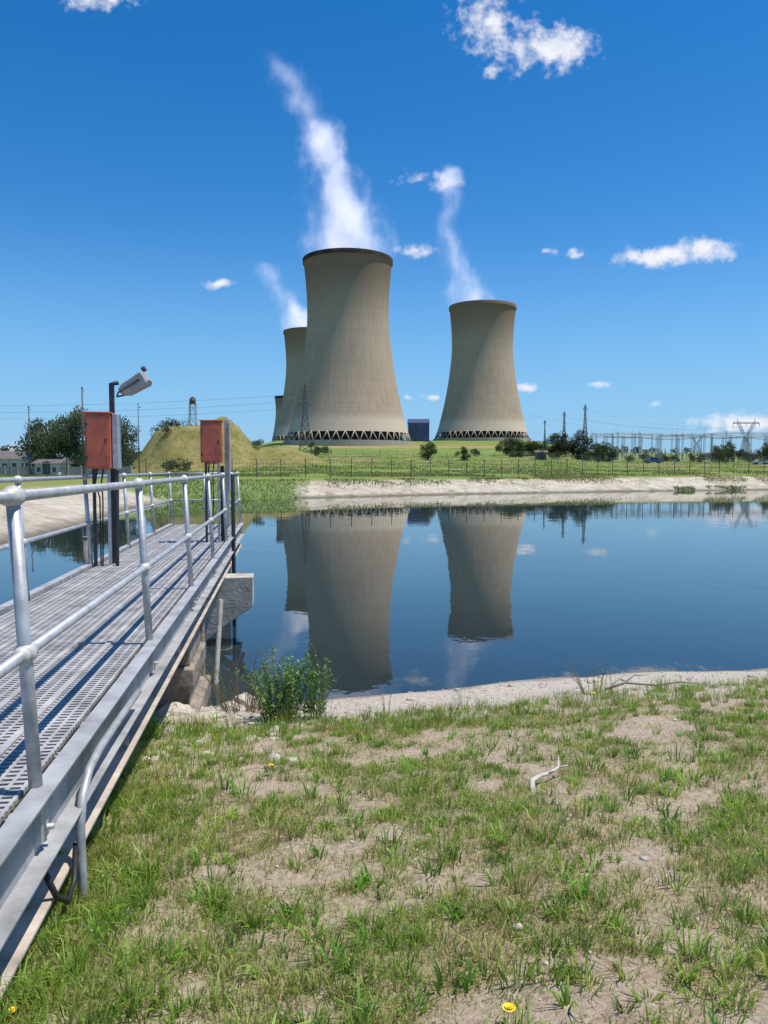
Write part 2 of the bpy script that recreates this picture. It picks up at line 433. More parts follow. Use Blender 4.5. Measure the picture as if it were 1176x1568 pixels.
base=t.mix(t.mr(zb,78,112,0,.72,True),base,(.19,.115,.075))
base=t.mix(t.mr(zb,20,26,.6,0,True),base,(.70,.59,.44))
base=t.mix(t.mr(z,106.6,107.2,0,.94),base,(.04,.032,.03))
t.l.new(base,bs.inputs['Base Color']); bs.inputs['Roughness'].default_value=.95; bs.inputs['Specular IOR Level'].default_value=.05
darkint=simple('tower_interior',(.03,.028,.025),.9,0,.3,.3,0)
legm=simple('tower_leg_concrete',(.42,.36,.28),.9,0,.2,.5,0)
def cooling_tower(x,y,zb,Ht,rb):
    e=link(bpy.data.objects.new('cooling_tower',None)); e.location=(x,y,zb)
    k=rb/37.3; zl=6.3
    prof=[(zl,36.2),(10,35.2),(20,32.6),(30,30.3),(40,28.4),(50,26.8),(60,25.5),(68,24.7),(75,24.35),(82,24.4),(90,24.75),(97,25.3),(103,25.9),(106,26.2),(106.4,26.9),(108.8,27.0),(109,26.9)]
    f=Ht/109.0
    prof=[(p[0]*f if p[0]>zl else zl,p[1]*k) for p in prof]
    seg=120; b=MB(); vs=[];fs=[]
    rows=[(p,r) for p,r in prof]
    rows+= [(Ht,25.6*k)]+[(zz,r-.7) for zz,r in reversed(prof[:-3])]
    for zz,r in rows:
        for i in range(seg):
            a=2*math.pi*i/seg; vs.append((r*math.cos(a),r*math.sin(a),zz))
    for j in range(len(rows)-1):
        for i in range(seg):
            i2=(i+1)%seg; fs.append((j*seg+i,j*seg+i2,(j+1)*seg+i2,(j+1)*seg+i))
    j=len(rows)-1
    for i in range(seg):
        i2=(i+1)%seg; fs.append((j*seg+i,j*seg+i2,i2,i))
    b.add(vs,fs,0,True)
    o=b.obj('shell',[cm],e)
    es=o.modifiers.new('e','EDGE_SPLIT'); es.split_angle=math.radians(35)
    b=MB(); n=44; rt=36.0*k; rg=38.2*k
    for i in range(n):
        a=2*math.pi*i/n; da=math.pi/n
        top=(rt*math.cos(a),rt*math.sin(a),zl+.3)
        for s in(-1,1):
            bt=(rg*math.cos(a+s*da*.92),rg*math.sin(a+s*da*.92),.9)
            b.tube(bt,top,.30,.27,8,0)
    vs=[];fs=[];sg=96
    for zz,r in((-8,39.6*k),(1.3,39.4*k),(1.3,38.9*k),(.6,38.8*k)):
        for i in range(sg):
            a=2*math.pi*i/sg; vs.append((r*math.cos(a),r*math.sin(a),zz))
    for j in range(3):
        for i in range(sg):
            i2=(i+1)%sg; fs.append((j*sg+i,j*sg+i2,(j+1)*sg+i2,(j+1)*sg+i))
    b.add(vs,fs,0,False)
    b.obj('leg_ring',[legm],e)
    b=MB(); b.tube((0,0,.2),(0,0,12),33.5*k,32*k,48,0); b.obj('dark_fill_core',[darkint],e)  # near-black fill cylinder, interior shade behind the legs put into its colour
    return e
cooling_tower(-21.6,470,17.6,109.5,37.3)
cooling_tower(78.3,622,25.0,106.0,37.0)
cooling_tower(-70,754,27.0,107.5,37.3)
cooling_tower(-212,1700,48,112,37.3)

# ------------------------------------------------------------------ steam
def steam(name,y0,pts,k=1.0,seed=0):
    """pts: (z, x, r, dens)"""
    zs=[p[0] for p in pts]; z0,z1=zs[0],zs[-1]; xs_=[p[1] for p in pts]; xmin,xmax=min(xs_)-1,max(xs_)+1; rm=max(p[2] for p in pts)
    m=bpy.data.materials.new(name); m.use_nodes=True; m.node_tree.nodes.clear(); t=NT(m.node_tree)
    pos=t.node('ShaderNodeNewGeometry').outputs['Position']
    sp=t.node('ShaderNodeSeparateXYZ',{0:pos})
    zn=t.math('DIVIDE',t.math('SUBTRACT',sp.outputs[2],z0),z1-z0)
    def curve(vals):
        n=t.node('ShaderNodeFloatCurve',{'Value':zn}); c=n.mapping.curves[0]
        for i,(zz,v) in enumerate(vals):
            q=(zz-z0)/(z1-z0)
            if i==0: c.points[0].location=(q,v)
            elif i==len(vals)-1: c.points[len(c.points)-1].location=(q,v)
            else: c.points.new(q,v)
        n.mapping.update(); return n.outputs[0]
    cx=t.math('MULTIPLY_ADD',curve([(p[0],(p[1]-xmin)/(xmax-xmin)) for p in pts]),xmax-xmin,xmin)
    rr=t.math('MULTIPLY',curve([(p[0],p[2]/rm) for p in pts]),rm)
    dn=curve([(p[0],p[3]) for p in pts])
    off=t.vmath('ADD',pos,(seed*31.7,0,seed*12.1))
    w=t.noise(off,.03,2,.5); w2=t.noise(t.vmath('ADD',off,(91,17,33)),.03,2,.5)
    dx=t.math('SUBTRACT',sp.outputs[0],cx); dx=t.math('ADD',dx,t.math('MULTIPLY',t.math('SUBTRACT',w,.5),18.0))
    dy=t.math('SUBTRACT',sp.outputs[1],y0); dy=t.math('ADD',dy,t.math('MULTIPLY',t.math('SUBTRACT',w2,.5),18.0))
    ln=t.math('SQRT',t.math('ADD',t.math('MULTIPLY',dx,dx),t.math('MULTIPLY',dy,dy)))
    d=t.math('DIVIDE',ln,rr)
    nz=t.noise(t.vmath('MULTIPLY',off,(1,1,.7)),.085,6,.68)
    d=t.math('ADD',d,t.math('MULTIPLY',t.math('SUBTRACT',nz,.5),3.2))
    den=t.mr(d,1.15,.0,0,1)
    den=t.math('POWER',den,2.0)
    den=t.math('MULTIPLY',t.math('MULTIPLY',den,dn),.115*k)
    pv=t.node('ShaderNodeVolumePrincipled',{'Color':(.97,.97,.98,1),'Density':den,'Anisotropy':.0,'Emission Strength':t.math('MULTIPLY',den,.60),'Emission Color':(.84,.84,1.0,1)})  # emission added to whiten the steam, standing in for multiple scattering
    out=t.node('ShaderNodeOutputMaterial'); t.l.new(pv.outputs[0],out.inputs['Volume'])
    try: m.cycles.volume_step_rate=.8
    except Exception: pass
    b=MB(); seg=20;vs=[];fs=[]
    for (zz,xx,r,dd) in pts:
        for kx in range(seg):
            a=2*math.pi*kx/seg; R=r*1.3+7; vs.append((xx+R*math.cos(a),y0+R*math.sin(a),zz))
    n_=len(pts)
    for i in range(n_-1):
        for kx in range(seg):
            k2=(kx+1)%seg; fs.append((i*seg+kx,i*seg+k2,(i+1)*seg+k2,(i+1)*seg+kx))
    fs.append(tuple(range(seg-1,-1,-1))); fs.append(tuple((n_-1)*seg+q for q in range(seg)))
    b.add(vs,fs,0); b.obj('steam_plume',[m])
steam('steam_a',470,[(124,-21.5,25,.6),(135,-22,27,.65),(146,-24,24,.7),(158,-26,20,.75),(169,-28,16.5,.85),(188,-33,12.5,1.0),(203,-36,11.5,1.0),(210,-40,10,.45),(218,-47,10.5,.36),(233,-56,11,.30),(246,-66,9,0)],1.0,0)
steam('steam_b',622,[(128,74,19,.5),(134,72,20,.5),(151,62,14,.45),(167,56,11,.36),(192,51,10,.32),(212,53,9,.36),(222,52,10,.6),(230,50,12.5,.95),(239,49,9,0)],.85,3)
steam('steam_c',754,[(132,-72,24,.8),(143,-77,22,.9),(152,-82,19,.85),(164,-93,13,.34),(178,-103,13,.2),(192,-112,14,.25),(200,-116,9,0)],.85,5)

# ------------------------------------------------------------------ vegetation
def leaf_mat(name,trans=.35,rough=.7):
    m=bpy.data.materials.new(name); m.use_nodes=True; m.node_tree.nodes.clear(); t=NT(m.node_tree)
    c=t.node('ShaderNodeAttribute',attribute_name='Col').outputs['Color']
    d=t.node('ShaderNodeBsdfDiffuse',{'Color':c}); tr=t.node('ShaderNodeBsdfTranslucent',{'Color':c})
    g=t.node('ShaderNodeBsdfGlossy',{'Color':(.6,.6,.6,1),'Roughness':.45})
    a=t.node('ShaderNodeMixShader',{0:trans,1:d.outputs[0],2:tr.outputs[0]})
    a2=t.node('ShaderNodeMixShader',{0:.03,1:a.outputs[0],2:g.outputs[0]})
    o=t.node('ShaderNodeOutputMaterial'); t.l.new(a2.outputs[0],o.inputs[0]); return m
leafm=leaf_mat('foliage',.25); grassm=leaf_mat('grass_blades',.45)
bark=simple('bark',(.10,.08,.06),.9,0,.3,3,.3)

def tri_mesh(name,co,tri,col,mat):
    me=bpy.data.meshes.new(name); me.vertices.add(len(co)); me.vertices.foreach_set('co',co.astype(np.float32).ravel())
    me.loops.add(tri.size); me.loops.foreach_set('vertex_index',tri.astype(np.int32).ravel())
    me.polygons.add(len(tri)); me.polygons.foreach_set('loop_start',np.arange(0,tri.size,3,dtype=np.int32)); me.polygons.foreach_set('loop_total',np.full(len(tri),3,np.int32))
    me.update(calc_edges=True)
    ca=me.color_attributes.new('Col','FLOAT_COLOR','POINT')
    c4=np.concatenate([col,np.ones((len(col),1))],1); ca.data.foreach_set('color',c4.astype(np.float32).ravel())
    me.materials.append(mat); return link(bpy.data.objects.new(name,me))

def tree(name,x,y,ztop,width,seed,cols=((.028,.045,.014),(.09,.125,.035)),low=.15,nclump=40,leaf=.0,nl=130,hang=0):
    rd=np.random.default_rng(seed); random.seed(seed)
    zb=H(x,y)-.2; h=ztop-zb; b=MB()
    b.path([(x,y,zb),(x+.1,y,zb+h*.3),(x-.1,y,zb+h*.6)],[h*.035+.05,h*.025+.04,h*.012+.02],7,1)
    cz0=zb+h*low; leaf=leaf or max(.13,width*.023)
    for i in range(nclump):
        while True:
            q=rd.uniform(-1,1,3)
            if np.linalg.norm(q)<1 and np.linalg.norm(q)>.2: break
        env=1-.25*max(q[2],0)
        cx=x+q[0]*width/2*env*.9; cy=y+q[1]*width/2*env*.9; cz=(cz0+ztop)/2+q[2]*(ztop-cz0)/2*.88
        r=width*rd.uniform(.11,.20)
        if i%4==0: b.path([(x,y,zb+h*rd.uniform(.15,.5)),((x+cx)/2,(y+cy)/2,(zb+h*.4+cz)/2),(cx,cy,cz)],[h*.014+.02,h*.009+.015,.015],5,1)
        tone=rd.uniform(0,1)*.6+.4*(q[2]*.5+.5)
        for j in range(nl):
            d=rd.normal(size=3); d/=np.linalg.norm(d); rr=r*rd.uniform(.2,1.05)**.6
            dz=d[2]*rr*.75; dz=dz-abs(rd.normal())*r*hang
            p=Vector((cx+d[0]*rr,cy+d[1]*rr,max(cz+dz,zb+.2)))
            a=Vector(rd.normal(size=3)).normalized()
            if hang: a=(a*.4-UP).normalized()
            bb=a.cross(Vector(rd.normal(size=3))).normalized()
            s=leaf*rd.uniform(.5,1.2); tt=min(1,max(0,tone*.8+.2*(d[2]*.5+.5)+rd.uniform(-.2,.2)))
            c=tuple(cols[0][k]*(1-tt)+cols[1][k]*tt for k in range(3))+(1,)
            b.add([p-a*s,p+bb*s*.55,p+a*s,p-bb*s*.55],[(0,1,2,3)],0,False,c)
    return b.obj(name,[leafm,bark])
WIL=((.04,.055,.025),(.17,.195,.09))
tree('willow_tree',-52,120,11.3,8.5,1,WIL,.02,65,.2,130,.5)
tree('willow_tree',-46.8,118,12.6,9.0,2,WIL,.02,70,.2,130,.5)
tree('willow_tree',-43.0,124,12.3,8.0,3,WIL,.05,60,.2,130,.5)
tree('broadleaf_tree',-46.5,172,14.4,9.5,4)
tree('shrub',10.2,180,9.0,5.8,5,nclump=30,low=.0)
tree('shrub',18.4,180,7.8,4.0,6,nclump=20,low=.0)
tree('shrub',38,232,11.6,10,7,nclump=40,low=0)
tree('shrub',45,234,11.4,9.5,17,nclump=38,low=0)
DK=((.018,.03,.013),(.06,.085,.03))
tree('broadleaf_tree',54,240,14.6,9.5,8,DK,.0,50)
tree('broadleaf_tree',60,240,15.0,9.5,18,DK,.0,50)
tree('shrub',66.5,236,10.8,10,9,nclump=40,low=0)
tree('shrub',-22.3,250,11.6,4.6,10,nclump=18,low=0)
tree('broadleaf_tree',111,250,12.6,6.0,12,nclump=30,low=0)
tree('shrub',34,200,7.4,4.4,13,nclump=18,low=0)
tree('shrub',80,150,6.2,3.4,16,nclump=14,low=0)
tree('shrub',25,215,8.4,3.6,26,nclump=14,low=0)
tree('shrub',-33,190,9.5,4.4,14,nclump=16,low=0)
tree('shrub',93,215,9.2,6.5,27,nclump=26,low=0)
tree('shrub',122,245,10.5,7.5,28,nclump=30,low=0)
def tree_mass(name,pts,seed,hs=(4,8)):
    rd=np.random.default_rng(seed); C=[];K=[]
    for (x0,y0,x1,y1,n) in pts:
        for i in range(n):
            q=rd.random(); x=x0+(x1-x0)*q+rd.normal()*2; y=y0+(y1-y0)*q+rd.normal()*6
            h=rd.uniform(*hs); w=h*rd.uniform(.8,1.6); zb=H(x,y)
            for cl in range(6):
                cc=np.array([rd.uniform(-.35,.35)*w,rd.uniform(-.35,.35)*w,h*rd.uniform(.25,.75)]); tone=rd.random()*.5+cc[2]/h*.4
                nl=130; d=rd.normal(size=(nl,3)); d/=np.linalg.norm(d,axis=1)[:,None]; d*=rd.uniform(.3,1,(nl,1))**.5
                c=np.stack([x+cc[0]+d[:,0]*w*.27,y+cc[1]+d[:,1]*w*.27,zb+cc[2]+d[:,2]*h*.27],1)
                a=rd.normal(size=(nl,3)); bb=rd.normal(size=(nl,3)); s=h*.055
                a/=np.linalg.norm(a,axis=1)[:,None]; bb/=np.linalg.norm(bb,axis=1)[:,None]
                C.append(np.stack([c-a*s,c+a*s,c+bb*s*1.4],1).reshape(-1,3))
                tt=np.clip(tone+rd.uniform(-.2,.2,nl),0,1)[:,None]
                col=np.array([.03,.045,.02])*(1-tt)+np.array([.10,.135,.05])*tt
                K.append(np.repeat(col,3,axis=0))
    C=np.concatenate(C); tri_mesh(name,C,np.arange(len(C)).reshape(-1,3),np.concatenate(K),leafm)
tree_mass('distant_tree_line',[(-190,330,-85,330,34),(-110,180,-78,170,14),(118,275,165,285,14),(215,460,360,470,34),(110,520,215,520,16)],21,(3.5,7))
tree_mass('bush_row',[(105,240,125,235,9),(128,255,150,260,12),(70,250,100,245,12),(-30,210,-18,260,7),(20,215,60,222,6),(40,260,90,262,8),(-48,142,-26,146,5)],22,(1.2,3.4))

# grass
def blades(x,y,h,w,dirang,lean,col,z=None):
    n=len(x); z=height(x,y)-.005 if z is None else z
    a=rng.uniform(0,2*np.pi,n); wx=np.cos(a)*w/2; wy=np.sin(a)*w/2
    lx=np.cos(dirang)*lean*h; ly=np.sin(dirang)*lean*h
    b0=np.stack([x-wx,y-wy,z],1); b1=np.stack([x+wx,y+wy,z],1)
    mx=x+lx*.35; my=y+ly*.35; mz=z+h*.6
    m0=np.stack([mx-wx*.8,my-wy*.8,mz],1); m1=np.stack([mx+wx*.8,my+wy*.8,mz],1)
    tp=np.stack([x+lx,y+ly,z+h*np.clip(1-.35*lean,.3,1)],1)
    co=np.stack([b0,b1,m0,m1,tp],1).reshape(-1,3)
    o=(np.arange(n)*5)[:,None,None]; tri=(np.array([[0,1,3],[0,3,2],[2,3,4]])[None]+o).reshape(-1,3)
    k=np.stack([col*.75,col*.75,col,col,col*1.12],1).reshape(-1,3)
    return co,tri,k
def grass_object(name,parts):
    C=[];T=[];K=[];o=0
    for c,t_,k in parts: C.append(c);T.append(t_+o);K.append(k);o+=len(c)
    return tri_mesh(name,np.concatenate(C),np.concatenate(T),np.concatenate(K),grassm)
def cmix(n,cols,p):
    idx=rng.choice(len(cols),n,p=p); c=np.array(cols)[idx]; return c*rng.uniform(.75,1.25,(n,1))*rng.uniform(.92,1.08,(n,3))
G=[(.25,.36,.06),(.34,.42,.08),(.18,.29,.06),(.45,.43,.14),(.56,.46,.24)]
def region(n,x0=-4.2,x1=7.8,y0=1.2,y1=9.2):
    u=rng.random(n); y=y0+(y1-y0)*u**1.15
    lo=np.maximum(x0,-.62*y-.9); hi=np.minimum(x1,.62*y+.8)
    x=lo+(hi-lo)*rng.random(n)
    return x,y
parts=[]
x,y=region(260000); s=sdist(x,y); dens=lawn_density(x,y)
keep=(rng.random(len(x))<(.03+.80*dens**1.3))&(s>1.7+rng.normal(size=len(x))*.35)
x=x[keep];y=y[keep];n=len(x)
dry=(fbm(x*.9+60,y*.9+11,3)>.55)[:,None]
cc=cmix(n,G,[.30,.27,.17,.16,.10]); cc=np.where(dry,cc*np.array([1.15,.95,1.3]),cc)
parts.append(blades(x,y,rng.uniform(.015,.05,n)*(.8+.6*dens[keep]),rng.uniform(.0025,.005,n),rng.uniform(0,6.28,n),rng.uniform(.1,1.0,n),cc))
x,y=region(64000); s=sdist(x,y); k=s>1.3; x=x[k];y=y[k];n=len(x)
parts.append(blades(x,y,rng.uniform(.008,.028,n),rng.uniform(.002,.004,n),rng.uniform(0,6.28,n),rng.uniform(1.0,3,n),cmix(n,[(.55,.46,.32),(.24,.16,.10),(.65,.57,.44)],[.42,.36,.22])))
def tufts(nt,bl,hr,spread,lean,wr,cols,p,mind=.25,srange=(1.6,99),reg={},pw=1):
    x,y=region(nt*4,**reg); s=sdist(x,y); d=lawn_density(x,y)**pw
    k=(s>srange[0])&(s<srange[1])&(rng.random(len(x))<mind+(1-mind)*d); x=x[k][:nt];y=y[k][:nt];nt=len(x)
    hh=rng.uniform(*hr,nt)*(1+.5*(rng.random(nt)<.12)); tc=cmix(nt,cols,p)
    X=np.repeat(x,bl);Y=np.repeat(y,bl);n=nt*bl; a=rng.uniform(0,6.28,n); rr=rng.random(n)**.5*np.repeat(rng.uniform(.5,1.3,nt),bl)*spread
    X=X+np.cos(a)*rr;Y=Y+np.sin(a)*rr
    return blades(X,Y,np.repeat(hh,bl)*rng.uniform(.5,1.1,n),rng.uniform(*wr,n),a+rng.normal(size=n)*.4,lean*rng.uniform(.3,1.4,n),np.repeat(tc,bl,axis=0)*rng.uniform(.8,1.2,(n,1)))
TG=[(.23,.36,.05),(.32,.44,.07),(.16,.28,.05),(.43,.42,.12)]; TP=[.35,.30,.2,.15]
parts.append(tufts(2500,24,(.04,.085),.04,.8,(.003,.006),TG,TP,.10))
parts.append(tufts(450,22,(.08,.15),.05,.8,(.004,.009),TG,TP,.15))
parts.append(tufts(360,11,(.06,.12),.03,.95,(.008,.014),[(.18,.36,.05),(.26,.44,.06)],[.5,.5],.5))
parts.append(tufts(560,24,(.08,.20),.07,.55,(.003,.006),TG,TP,.5,(1.6,2.7)))
parts.append(tufts(110,12,(.2,.42),.05,.35,(.002,.004),[(.36,.33,.15),(.26,.30,.10)],[.5,.5],.6,(1.6,2.5)))
parts.append(tufts(900,20,(.05,.12),.05,.7,(.003,.006),TG,TP,.6,(2.0,99),dict(x0=-2.1,x1=-1.0,y0=2.2,y1=7.0)))
grass_object('grass',parts)
parts=[]
n=15000; x=rng.uniform(-20,-4,n); y=rng.uniform(62,84,n); s=sdist(x,y); k=(s>-.3+.3*rng.normal(size=n))&(s<6.5)&(rng.random(n)<sstep(-6.8,-9.0,x)*.9); x=x[k];y=y[k];n=len(x)
parts.append(blades(x,y,rng.uniform(.08,.30,n),rng.uniform(.03,.07,n),rng.uniform(0,6.28,n),rng.uniform(.1,.7,n),cmix(n,[(.15,.23,.045),(.21,.30,.06),(.26,.28,.09)],[.4,.4,.2])))
n=14000; q=rng.random(n); px=np.interp(q,[0,.15,.45,1],[-6,7.8,32.7,90]); py=np.interp(q,[0,.15,.45,1],[72.6,82,94,108])
x=px+rng.normal(size=n)*.3; y=py+6.0+rng.normal(size=n)*1.1; k=fbm(x*.25,y*.25,3)>.45; x=x[k];y=y[k];n=len(x)
parts.append(blades(x,y,rng.uniform(.10,.32,n),rng.uniform(.04,.08,n),rng.uniform(0,6.28,n),rng.uniform(.2,.8,n),cmix(n,[(.17,.24,.05),(.30,.28,.12),(.22,.27,.08)],[.4,.3,.3])))
n=2200; x=rng.uniform(36,58,n); y=np.interp(x,[32,50,90],[94,100,108])+rng.uniform(-.2,1.2,n); k=fbm(x*.4,y*.4,2)>.5; x=x[k];y=y[k];n=len(x)
parts.append(blades(x,y,rng.uniform(.15,.4,n),rng.uniform(.04,.08,n),rng.uniform(0,6.28,n),rng.uniform(.2,.8,n),cmix(n,[(.15,.22,.05)],[1])))
grass_object('bank_vegetation',parts)
n=80000; y=96+rng.random(n)**1.6*190; x=(rng.uniform(-.52,.55,n))*y; k=(sdist(x,y)>7)&(fbm(x*.12,y*.12,4)>.42); x=x[k];y=y[k];n=len(x)
tone=fbm(x*.2+7,y*.2,3)[:,None]; c=np.array([.12,.19,.035])*(1-tone)+np.array([.37,.33,.13])*tone
grass_object('field_grass',[blades(x,y,rng.uniform(.08,.34,n),rng.uniform(.06,.18,n),rng.uniform(0,6.28,n),rng.uniform(.2,1,n),c*rng.uniform(.7,1.25,(n,1)))])
def herb(name,cx,cy,rad,hr,ns,seed,cols,leafs=26,ls=.03,out=.9):
    rd=np.random.default_rng(seed); b=MB()
    for i in range(ns):
        a=rd.uniform(0,6.28); r=rad*rd.random()**.5; x=cx+math.cos(a)*r*.5;y=cy+math.sin(a)*r*.5; h=rd.uniform(*hr)*(1.1-.3*r/rad); z=H(x,y)
        tx=x+math.cos(a)*r*out+rd.normal()*.04; ty=y+math.sin(a)*r*out*.7+rd.normal()*.04
        pts=[Vector((x,y,z-.02)),Vector(((x*.6+tx*.4),(y*.6+ty*.4),z+h*.55)),Vector((tx,ty,z+h))]
        c=cols[rd.integers(len(cols))]; c4=tuple(v*.8 for v in c)+(1,)
        b.path(pts,[.0035,.003,.0015],4,0,False,c4)
        for j in range(leafs):
            f=rd.uniform(.08,1); p=pts[0].lerp(pts[1],f*2) if f<.5 else pts[1].lerp(pts[2],f*2-1)
            aa=rd.uniform(0,6.28); d=Vector((math.cos(aa),math.sin(aa),rd.uniform(.2,1.6))).normalized(); w=d.cross(Vector((rd.normal(),rd.normal(),1))).normalized()
            s=ls*rd.uniform(.6,1.5)*(1.25-f*.5); k=rd.uniform(.7,1.3); cc=tuple(v*k for v in c)+(1,)
            b.add([p,p+d*s*.5+w*s*.13,p+d*s,p+d*s*.5-w*s*.13],[(0,1,2,3)],0,False,cc)
    return b.obj(name,[leafm])
HB=[(.19,.31,.10),(.15,.27,.08),(.25,.36,.11)]
herb('green_bush',-1.00,7.2,.27,(.42,.72),64,31,HB,50,.045)
herb('green_bush',-.68,7.3,.15,(.45,.76),24,32,HB,44,.042)
herb('dry_weed',-1.45,7.8,.42,(.4,.78),48,33,[(.24,.19,.09),(.20,.25,.09),(.32,.17,.16)],16,.022)
herb('weed',-1.62,3.75,.12,(.10,.24),12,34,[(.19,.37,.04),(.24,.42,.05)],22,.05)
herb('weed',-1.42,3.2,.09,(.08,.18),9,36,[(.19,.37,.04)],20,.05)
herb('weed',2.25,8.1,.25,(.2,.42),12,35,[(.22,.25,.09),(.32,.26,.15)],14,.025)
herb('weed',-1.95,6.3,.2,(.12,.3),16,37,[(.17,.31,.05)],20,.04)
herb('weed',3.9,6.4,.22,(.12,.3),22,38,[(.17,.31,.05),(.22,.36,.07)],16,.06)

rockm=simple('rock',(.50,.44,.36),.95,0,.35,9,.5,.01)
random.seed(3)
b=MB()
for i in range(3800):
    x=random.uniform(-3,7.5); y=random.uniform(1.8,10.2)
    s=float(sdist([x],[y])[0])
    if s<-.05: continue
    if s>2.2 and random.random()<.6: continue
    r=random.uniform(.004,.012)*(1.5 if s<2.2 else 1)
    if random.random()<.02: r*=2.5
    b.ball((x,y,H(x,y)+r*.2),r,0,6,4,(1,random.uniform(.6,1),.55),.18,random.uniform(0,6))
b.obj('gravel',[rockm])
b=MB()
for (x,y,r,sc) in [(-1.52,8.35,.16,(1,.8,.8)),(-1.32,8.3,.12,(1,.8,.9)),(-1.62,8.05,.13,(1.2,.8,.6)),(-1.2,8.05,.09,(1,1,.7)),(-1.05,8.45,.08,(1,1,.6)),(-1.75,7.5,.14,(1.5,.8,.35)),(-1.42,7.4,.09,(1.5,.9,.4)),(-1.7,7.2,.07,(1.4,.9,.4)),(-2.1,7.7,.17,(1.3,1,.5)),
   (.3,8.35,.05,(1.3,1,.6)),(2.5,9.2,.07,(1.4,1,.5)),(2.9,9.1,.06,(1.6,1,.5)),(3.6,8.9,.05,(1.5,1,.5)),(4.4,9.1,.05,(1.3,1,.5))]+\
   [(random.gauss(-1.4,.35),random.uniform(5.4,7.3),random.uniform(.018,.05),(random.uniform(1,1.6),1,.4)) for _ in range(46)]:
    b.ball((x,y,H(x,y)+r*sc[2]*.15),r,0,12,8,sc,.14,random.uniform(0,3),smooth=False)
b.obj('rubble',[simple('broken_concrete',(.50,.44,.36),.95,0,.3,12,.5,.015)])
stickm=simple('bleached_wood',(.55,.50,.43),.8,0,.25,30,.3,.004)
b=MB()
z=H(1.0,4.7)
b.path([(.88,4.48,z+.02),(.90,4.6,z+.05),(.97,4.68,z+.05),(1.02,4.70,z+.055),(1.10,4.78,z+.06),(1.12,4.86,z+.10)],[.020,.017,.013,.011,.009,.003],8,0)
b.path([(1.02,4.70,z+.055),(1.06,4.66,z+.09)],[.009,.003],6,0)
b.path([(1.10,4.78,z+.06),(1.16,4.78,z+.075)],[.008,.003],6,0)
b.obj('bleached_stick',[stickm])
b=MB(); z=H(2.8,8.2)+.03
b.path([(2.35,8.1,z),(2.6,8.22,z+.04),(2.9,8.15,z+.03),(3.2,8.22,z+.05),(3.5,8.2,z+.02)],[.014,.013,.011,.008,.004],7,0)
b.path([(2.6,8.22,z+.04),(2.75,8.4,z+.07),(2.95,8.5,z+.05)],[.009,.006,.003],6,0)
b.obj('fallen_branch',[simple('grey_branch',(.22,.18,.14),.9,0,.3,20,.3,.004)])
yel=simple('yellow_petals',(.85,.66,.02),.6,0,.1,30,0); stem=simple('flower_stem',(.12,.2,.05),.7,0,.2,10,0)
def dandelion(x,y,r,h=.05):
    b=MB(); z=H(x,y)
    b.tube((x,y,z),(x+.005,y,z+h),.0015,None,6,1)
    for ring in range(3):
        for k in range(14-ring*3):
            a=6.283*k/(14-ring*3)+ring*.3; R=r*(1-ring*.28); el=.15+ring*.35
            c=Vector((x+.005,y,z+h)); d=Vector((math.cos(a)*math.cos(el),math.sin(a)*math.cos(el),math.sin(el))); w=Vector((-math.sin(a),math.cos(a),0))*r*.16
            b.add([c-w*.4,c+w*.4,c+d*R+w,c+d*R-w],[(0,1,2,3)],0)
    b.obj('dandelion',[yel,stem])
dandelion(.365,2.2,.021); dandelion(-.75,5.0,.02,.07); dandelion(-1.13,2.25,.014,.03); dandelion(2.0,7.3,.022,.12); dandelion(-1.08,2.1,.012,.03)

# ------------------------------------------------------------------ fences
def fence(name,pts,step,h,mat,wires=(.1,.5,.95,1.4,1.85),pr=.045,pick=0):
    b=MB(); last=None
    for (x0,y0),(x1,y1) in zip(pts,pts[1:]):
        L=math.hypot(x1-x0,y1-y0); n=max(1,int(L/step))
        for i in range(n+1):
            x=x0+(x1-x0)*i/n; y=y0+(y1-y0)*i/n; z=H(x,y)
            if i<n or (x1,y1)==pts[-1]:
                b.tube((x,y,z-.1),(x,y,z+h),pr,None,5,0)
            if i>0:
                for w in wires: b.tube((last[0],last[1],last[2]+w),(x,y,z+w),.012,None,3,0,False)
                for q in range(1,pick):
                    f=q/pick; xx=last[0]+(x-last[0])*f; yy=last[1]+(y-last[1])*f; zz=last[2]+(z-last[2])*f
                    b.box((xx,yy,zz+h*.5),(.013,.012,h-.1),0)
            last=(x,y,z)
    b.obj(name,[mat])
fence('perimeter_fence',[(-90,92),(-45,93),(-20,88),(-6,86.5),(7.8,93),(32.7,104),(49.7,110),(95,119)],2.4,2.15,steeldark,(.1,.6,1.1,1.6,2.0),.05,pick=7)
fence('field_fence',[(-22,190),(20,195),(60,205),(130,225)],4,1.8,steelfar,(.6,1.2,1.75),.06)

